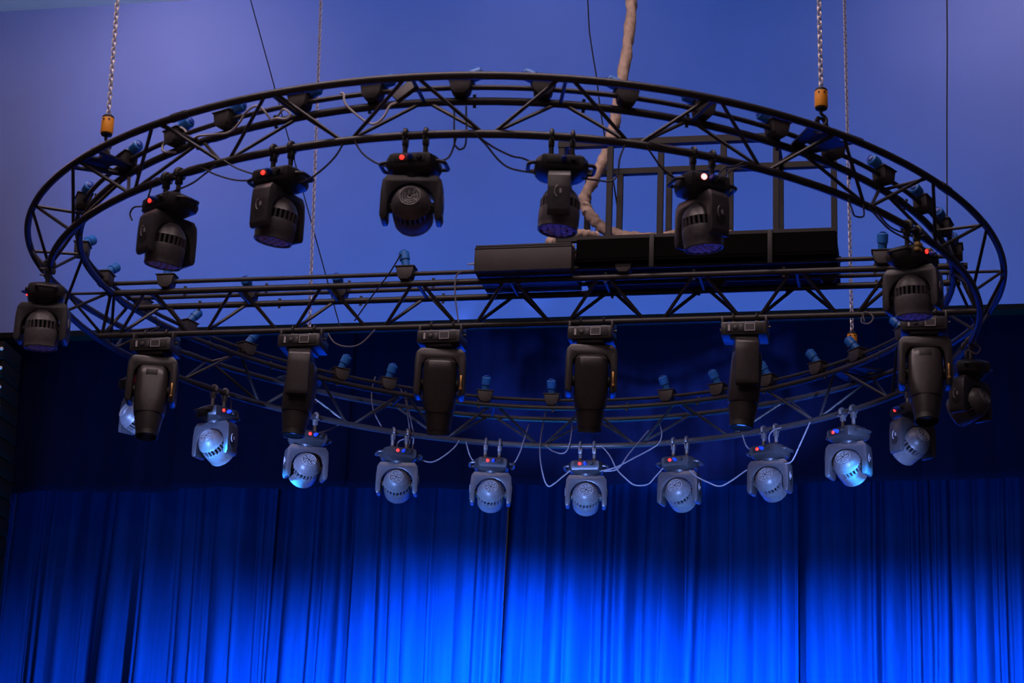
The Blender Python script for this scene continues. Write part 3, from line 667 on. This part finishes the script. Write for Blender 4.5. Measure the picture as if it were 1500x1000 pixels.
# hanging wires
def wire(pts, label):
    tag(MB().path(smooth_pts(pts, 3), 0.0065, 6).build('hanging_wire', 'steelwire'), label, 'wire')
wire([(-3.25, 20.88, 11.56), (-3.08, 20.84, 11.08), (-1.92, 20.6, 7.52), (-1.75, 20.57, 7.0)], 'thin dark wire slanting down in front of the blue wall, behind the thin chain')
wire([(0.35, 15.40, 11.56), (0.48, 15.38, 8.3), (0.58, 15.36, 7.45), (0.65, 15.35, 6.97), (0.78, 15.32, 6.27), (0.8, 15.30, 5.8)], 'thin black wire hanging beside the canvas sleeve into the rack frame')
wire([(3.36, 15.07, 11.56), (3.33, 15.08, 8.27), (3.30, 15.09, 7.0), (3.27, 15.10, 5.6)], 'thin black wire hanging straight down to the end curve of the ring')
CABLES = {
    'n1': [(-2.45,12.65,4.98),(-2.47,12.67,5.03),(-2.44,12.63,5.06),(-2.35,12.54,5.04),(-2.2,12.39,5.06),(-2.03,12.25,5.08),(-1.94,12.18,5.12),(-1.87,12.13,5.16)],
    'n1b': [(-2.35,12.54,5.04),(-2.33,12.52,5.13),(-2.3,12.49,5.2),(-2.28,12.47,5.22)],
    'n2': [(-2.03,12.25,5.2),(-1.95,12.19,5.16),(-1.87,12.13,5.1),(-1.73,12.04,5.03),(-1.6,11.96,5.0),(-1.52,11.92,4.99)],
    'n3': [(-1.82,12.09,5.18),(-1.73,12.04,5.11),(-1.61,11.96,5.04),(-1.53,11.92,5.0)],
    'n4': [(-1.5,11.91,4.98),(-1.39,11.85,4.94),(-1.28,11.8,4.94),(-1.18,11.76,5.0),(-1.1,11.73,5.08),(-1.06,11.71,5.15)],
    'n5': [(-0.99,11.69,5.17),(-0.94,11.68,5.09),(-0.86,11.65,5.02),(-0.77,11.63,4.98)],
    'n6': [(-0.71,11.61,5.01),(-0.61,11.59,5.02),(-0.49,11.57,5.01),(-0.43,11.56,5.02),(-0.4,11.56,5.07),(-0.38,11.55,5.14)],
    'n6b': [(-0.4,11.56,5.34),(-0.39,11.56,5.14),(-0.38,11.55,5.1),(-0.35,11.55,5.08),(-0.32,11.55,5.13),(-0.33,11.55,5.36)],
    'n7': [(-0.27,11.54,5.18),(-0.22,11.54,5.14),(-0.13,11.53,5.08),(-0.04,11.53,5.04),(0.02,11.53,5.03),(0.12,11.53,4.99)],
    'n7b': [(-0.27,11.54,5.18),(-0.2,11.54,5.11),(-0.12,11.53,5.01),(-0.04,11.53,4.96),(0.1,11.53,4.94)],
    'n8': [(0.16,11.53,4.96),(0.32,11.54,4.93),(0.46,11.55,4.92),(0.54,11.56,4.92),(0.58,11.57,4.97),(0.59,11.57,5.07),(0.62,11.58,5.17)],
    'n9': [(0.74,11.6,5.18),(0.78,11.61,5.13),(0.84,11.62,5.05),(0.91,11.64,5.0),(0.97,11.66,5.0)],
    'n10': [(1.18,11.73,5.04),(1.22,11.74,5.11),(1.29,11.77,5.14),(1.35,11.79,5.18)],
    'n10b': [(1.2,11.73,5.02),(1.25,11.75,5.09),(1.33,11.79,5.15),(1.38,11.81,5.17)],
    'n11': [(2.08,12.22,5.14),(2.07,12.21,5.07),(2.09,12.23,5.04),(2.15,12.27,5.06),(2.19,12.31,5.14)],
    'n12': [(2.23,12.34,5.14),(2.33,12.43,5.05),(2.46,12.56,5.04),(2.57,12.68,5.03),(2.66,12.79,5.06)],
    'n13': [(2.28,12.39,5.13),(2.35,12.46,5.07),(2.49,12.59,5.08)],
    'w1': [(-2.15,12.54,5.51),(-2.05,12.45,5.49),(-1.95,12.37,5.47),(-1.83,12.28,5.45),(-1.76,12.23,5.5),(-1.72,12.2,5.56),(-1.64,12.15,5.58),(-1.58,12.11,5.55)],
    'w2': [(-1.54,12.09,5.55),(-1.47,12.05,5.52),(-1.42,12.02,5.47),(-1.45,12.04,5.45),(-1.51,12.08,5.47),(-1.57,12.11,5.5)],
    'w3': [(-1.11,11.89,5.57),(-1.09,11.88,5.56),(-1.08,11.87,5.5),(-1.03,11.86,5.44),(-0.94,11.83,5.36),(-0.88,11.81,5.34),(-0.83,11.79,5.38),(-0.8,11.79,5.45),(-0.77,11.78,5.48)],
    'w4': [(-2.23,12.62,5.41),(-2.3,12.69,5.48),(-2.31,12.71,5.54),(-2.27,12.66,5.57),(-2.18,12.57,5.6),(-2.12,12.52,5.56)],
    'x0': [(-2.35,17.12,5.21),(-2.33,17.14,5.11),(-2.33,17.14,5.04),(-2.37,17.11,4.99),(-2.33,17.14,4.98),(-2.29,17.19,5.01),(-2.3,17.17,5.05)],
    'x2': [(-1.64,17.69,5.07),(-1.56,17.74,5.11),(-1.45,17.8,5.2)],
    'x3': [(-1.19,17.92,5.67),(-1.21,17.91,5.58),(-1.21,17.91,5.46),(-1.18,17.92,5.34),(-1.1,17.95,5.2)],
    'x4': [(-0.98,17.99,5.61),(-0.92,18.01,5.5),(-0.89,18.02,5.35),(-0.86,18.03,5.16),(-0.88,18.02,5.04),(-0.91,18.01,4.99)],
    'x4b': [(-0.92,18.01,5.53),(-0.87,18.03,5.35),(-0.83,18.04,5.17),(-0.84,18.04,5.01)],
    'x5': [(-0.82,18.04,4.99),(-0.73,18.06,4.96),(-0.65,18.08,4.96),(-0.56,18.1,5.02),(-0.47,18.12,5.11),(-0.43,18.12,5.18)],
    'x6': [(-0.97,18.0,5.02),(-0.96,18.0,5.1),(-0.91,18.02,5.14),(-0.81,18.05,5.17),(-0.7,18.07,5.19)],
    'x7': [(-0.37,18.13,5.17),(-0.32,18.14,5.03),(-0.24,18.14,4.96)],
    'x8': [(-0.01,18.16,4.97),(0.06,18.16,5.0),(0.11,18.16,5.1),(0.14,18.16,5.21),(0.18,18.15,5.36)],
    'x9': [(0.33,18.14,5.56),(0.32,18.14,5.44),(0.29,18.15,5.25),(0.29,18.15,5.06),(0.33,18.14,4.87),(0.37,18.14,4.8),(0.42,18.13,4.82),(0.5,18.12,4.89),(0.57,18.11,4.95)],
    'x10': [(0.33,18.14,5.18),(0.4,18.14,5.12),(0.49,18.13,5.1),(0.54,18.12,5.16),(0.56,18.11,5.31),(0.56,18.12,5.42)],
    'x11': [(0.82,18.06,5.18),(0.9,18.04,5.07),(0.96,18.02,4.95),(1.03,18.0,4.87),(1.12,17.98,4.8),(1.23,17.94,4.8),(1.29,17.91,4.86),(1.36,17.88,4.94)],
    'x12': [(0.85,18.05,4.93),(0.97,18.02,4.95),(1.06,18.0,5.08),(1.14,17.97,5.18),(1.23,17.94,5.29)],
    'x13': [(0.77,18.08,4.93),(0.94,18.03,4.96),(1.12,17.98,5.05),(1.26,17.92,5.12),(1.32,17.9,5.17),(1.34,17.89,5.25),(1.31,17.9,5.38)],
    'x14': [(1.58,17.78,4.9),(1.63,17.75,4.84),(1.72,17.7,4.78),(1.82,17.64,4.73),(1.91,17.58,4.76),(2.02,17.5,4.83),(2.13,17.41,4.89)],
    'x15': [(1.98,17.53,5.14),(2.04,17.48,5.04),(2.13,17.41,4.97)],
    'x16': [(2.33,17.23,4.84),(2.38,17.18,4.85),(2.44,17.12,4.98),(2.49,17.07,5.14)],
    'x17': [(2.22,17.34,5.01),(2.21,17.35,5.1),(2.24,17.32,5.15),(2.28,17.28,5.16)],
    'x18': [(3.33,14.61,4.83),(3.33,14.65,4.94),(3.31,14.41,4.91),(3.27,14.12,4.79),(3.29,14.1,4.91)],
    's1': [(-0.86,14.95,5.7),(-0.94,14.97,5.55),(-1.06,14.99,5.37),(-1.18,15.02,5.18)],
    's2': [(-0.4,14.85,5.54),(-0.43,14.86,5.52),(-0.44,14.86,5.45),(-0.43,14.86,5.32),(-0.4,14.86,5.15)],
    's3': [(-1.39,15.24,5.15),(-1.33,15.23,5.07),(-1.23,15.21,5.04),(-1.13,15.18,5.06),(-1.03,15.16,5.17)],
    's4': [(2.5,14.41,5.16),(2.5,14.41,5.12),(2.55,14.4,5.11),(2.58,14.39,5.15),(2.55,14.4,5.19),(2.51,14.41,5.19),(2.52,14.41,5.13)],
}
CAB = {  # key: what sets this cable apart
    'n1': 'from the looped-cable wash light up to the bottom chord', 'n1b': 'short loop at the clamp of the looped-cable wash light', 'n2': 'reaching the second lens-down light from the hook side, lower of two',
    'n3': 'reaching the second lens-down light from the hook side, upper of two', 'n4': 'leaving the second lens-down light towards the grille-facing light', 'n5': 'reaching the grille-facing light from the white cable side',
    'n6': 'over the base of the grille-facing light', 'n6b': 'loop hanging through the chord beside the grille-facing light', 'n7': 'upper of two swinging to the arm-on wash light', 'n7b': 'lower of two swinging to the arm-on wash light',
    'n8': 'from the arm-on wash light across the canvas sleeve', 'n9': 'reaching the white-red indicator light', 'n10': 'outer of two leaving the white-red indicator light', 'n10b': 'inner of two leaving the white-red indicator light',
    'n11': 'small loop under the chord by the rack frame end', 'n12': 'longer of two reaching the yellow-taped light', 'n13': 'shorter of two reaching the yellow-taped light',
    'w1': 'lying along the ring pipe past two sockets', 'w2': 'small curl round the inner chord', 'w3': 'deep swag ending at the power adapter', 'w4': 'loop beside the hook block',
    'x0': 'curl at the connector of the light facing the loudspeaker', 'x2': 'short, at the light below the arm-on beam light', 'x3': 'single strand from a socket above the dimmer light', 'x4': 'longer of two falling onto the dimmer light',
    'x4b': 'straighter of two falling onto the dimmer light', 'x5': 'swag leaving the dimmer light', 'x6': 'arched over the dimmer light clamps', 'x7': 'short, before the first straight-facing light', 'x8': 'rising steeply after the first straight-facing light',
    'x9': 'deepest loop, from a socket down to the second straight-facing light', 'x10': 'small swag under the chord near the deepest loop', 'x11': 'deep swag after the second straight-facing light', 'x12': 'crossing strand rising from the deep swag',
    'x13': 'long strand crossing the deep swag', 'x14': 'wide swag between the two aside-turned lights', 'x15': 'short, below the arm-on beam light lens', 'x16': 'rising after the second aside-turned light', 'x17': 'small arch on the second aside-turned light',
    'x18': 'curl above the outward-turned black light',
    's1': 'black, slanting from a socket across the straight truss', 's2': 'hanging straight beside the case', 's3': 'swag under the straight truss', 's4': 'coil on the straight truss chord'}
KIND = {'n': ('power_cable', 'thin black cable, ', 'cable', 'black cables on the auditorium side of the ring', 0.0062), 'w': ('white_cable', 'white cable on the ring, ', 'whitecable', 'white cables on the ring', 0.0075),
        'x': ('data_cable', 'thin grey cable, ', 'greycable', 'grey cables on the curtain side of the ring', 0.0062), 's': ('hanging_cable', 'thin cable, ', 'greycable', 'cables on the straight truss', 0.0058)}
CABLES['x18'] = [tuple(C + ring_pt(91.5, RB, ZB) + Vector(v)) for v in ((0, -0.11, 0.0), (0.0, -0.13, -0.03), (0.05, -0.15, -0.07), (0.02, -0.15, -0.12), (-0.04, -0.14, -0.09), (-0.05, -0.12, -0.13), (-0.03, -0.08, -0.17))]
def snap(p):
    p = Vector(p) - C; a = math.degrees(math.atan2(p.x, -p.y)); best = None
    for k in range(-16, 17):
        for r, z in ((RB, ZB), (RI, 0), (RO, 0)):
            q = ring_pt(a + 0.25 * k, r, z); d = (q - p).length
            if best is None or d < best[0]: best = (d, q)
    d, q = best
    return tuple(C + q + (p - q).normalized() * 0.022) if d < 0.10 else tuple(C + p)
for key, pts in CABLES.items():
    nm, pre, m, grp, r = KIND[key[0]]
    if key == 's1': m = 'steelwire'
    if key[0] != 's': pts = [snap(pts[0])] + list(pts[1:-1]) + [snap(pts[-1])]
    tag(MB().path(smooth_pts(pts, 6), r, 6).build(nm, m), pre + CAB[key], 'cable', grp)

# ------------------------------------------------------------------ line array loudspeaker at the edge of the stage opening
la = tag(empty('line_array', S(-7.05, 5.75, -1.3), YAW), 'black curved column of stacked loudspeaker cabinets with bright bolts at the stage edge', 'loudspeaker')
cab = MB().prism([(-0.34, 0.0), (0.34, 0.0), (0.34, 0.19), (-0.34, 0.19)], -0.22, 0.22, 0.008).mesh('cabinet', 'speaker')
bolt = MB().lathe([(0.020, 0), (0.019, 0.010), (0.009, 0.016)], 10).mesh('bolt', 'bolt')
for k in range(15):
    z = 2.86 - 0.2 * (k + 1); t = k / 14
    c = link('cabinet', cab, la, T(-0.0 + 0.02 * (1 - t), -0.25 * (1 - t) ** 2 + 0.1, z) @ Rx(rad(8 * (t - 0.4))))
    for x, zz in ((0.315, 0.10), (0.255, 0.03)):
        link('bolt', bolt, c, T(x, -0.22, zz) @ Rx(rad(90)))
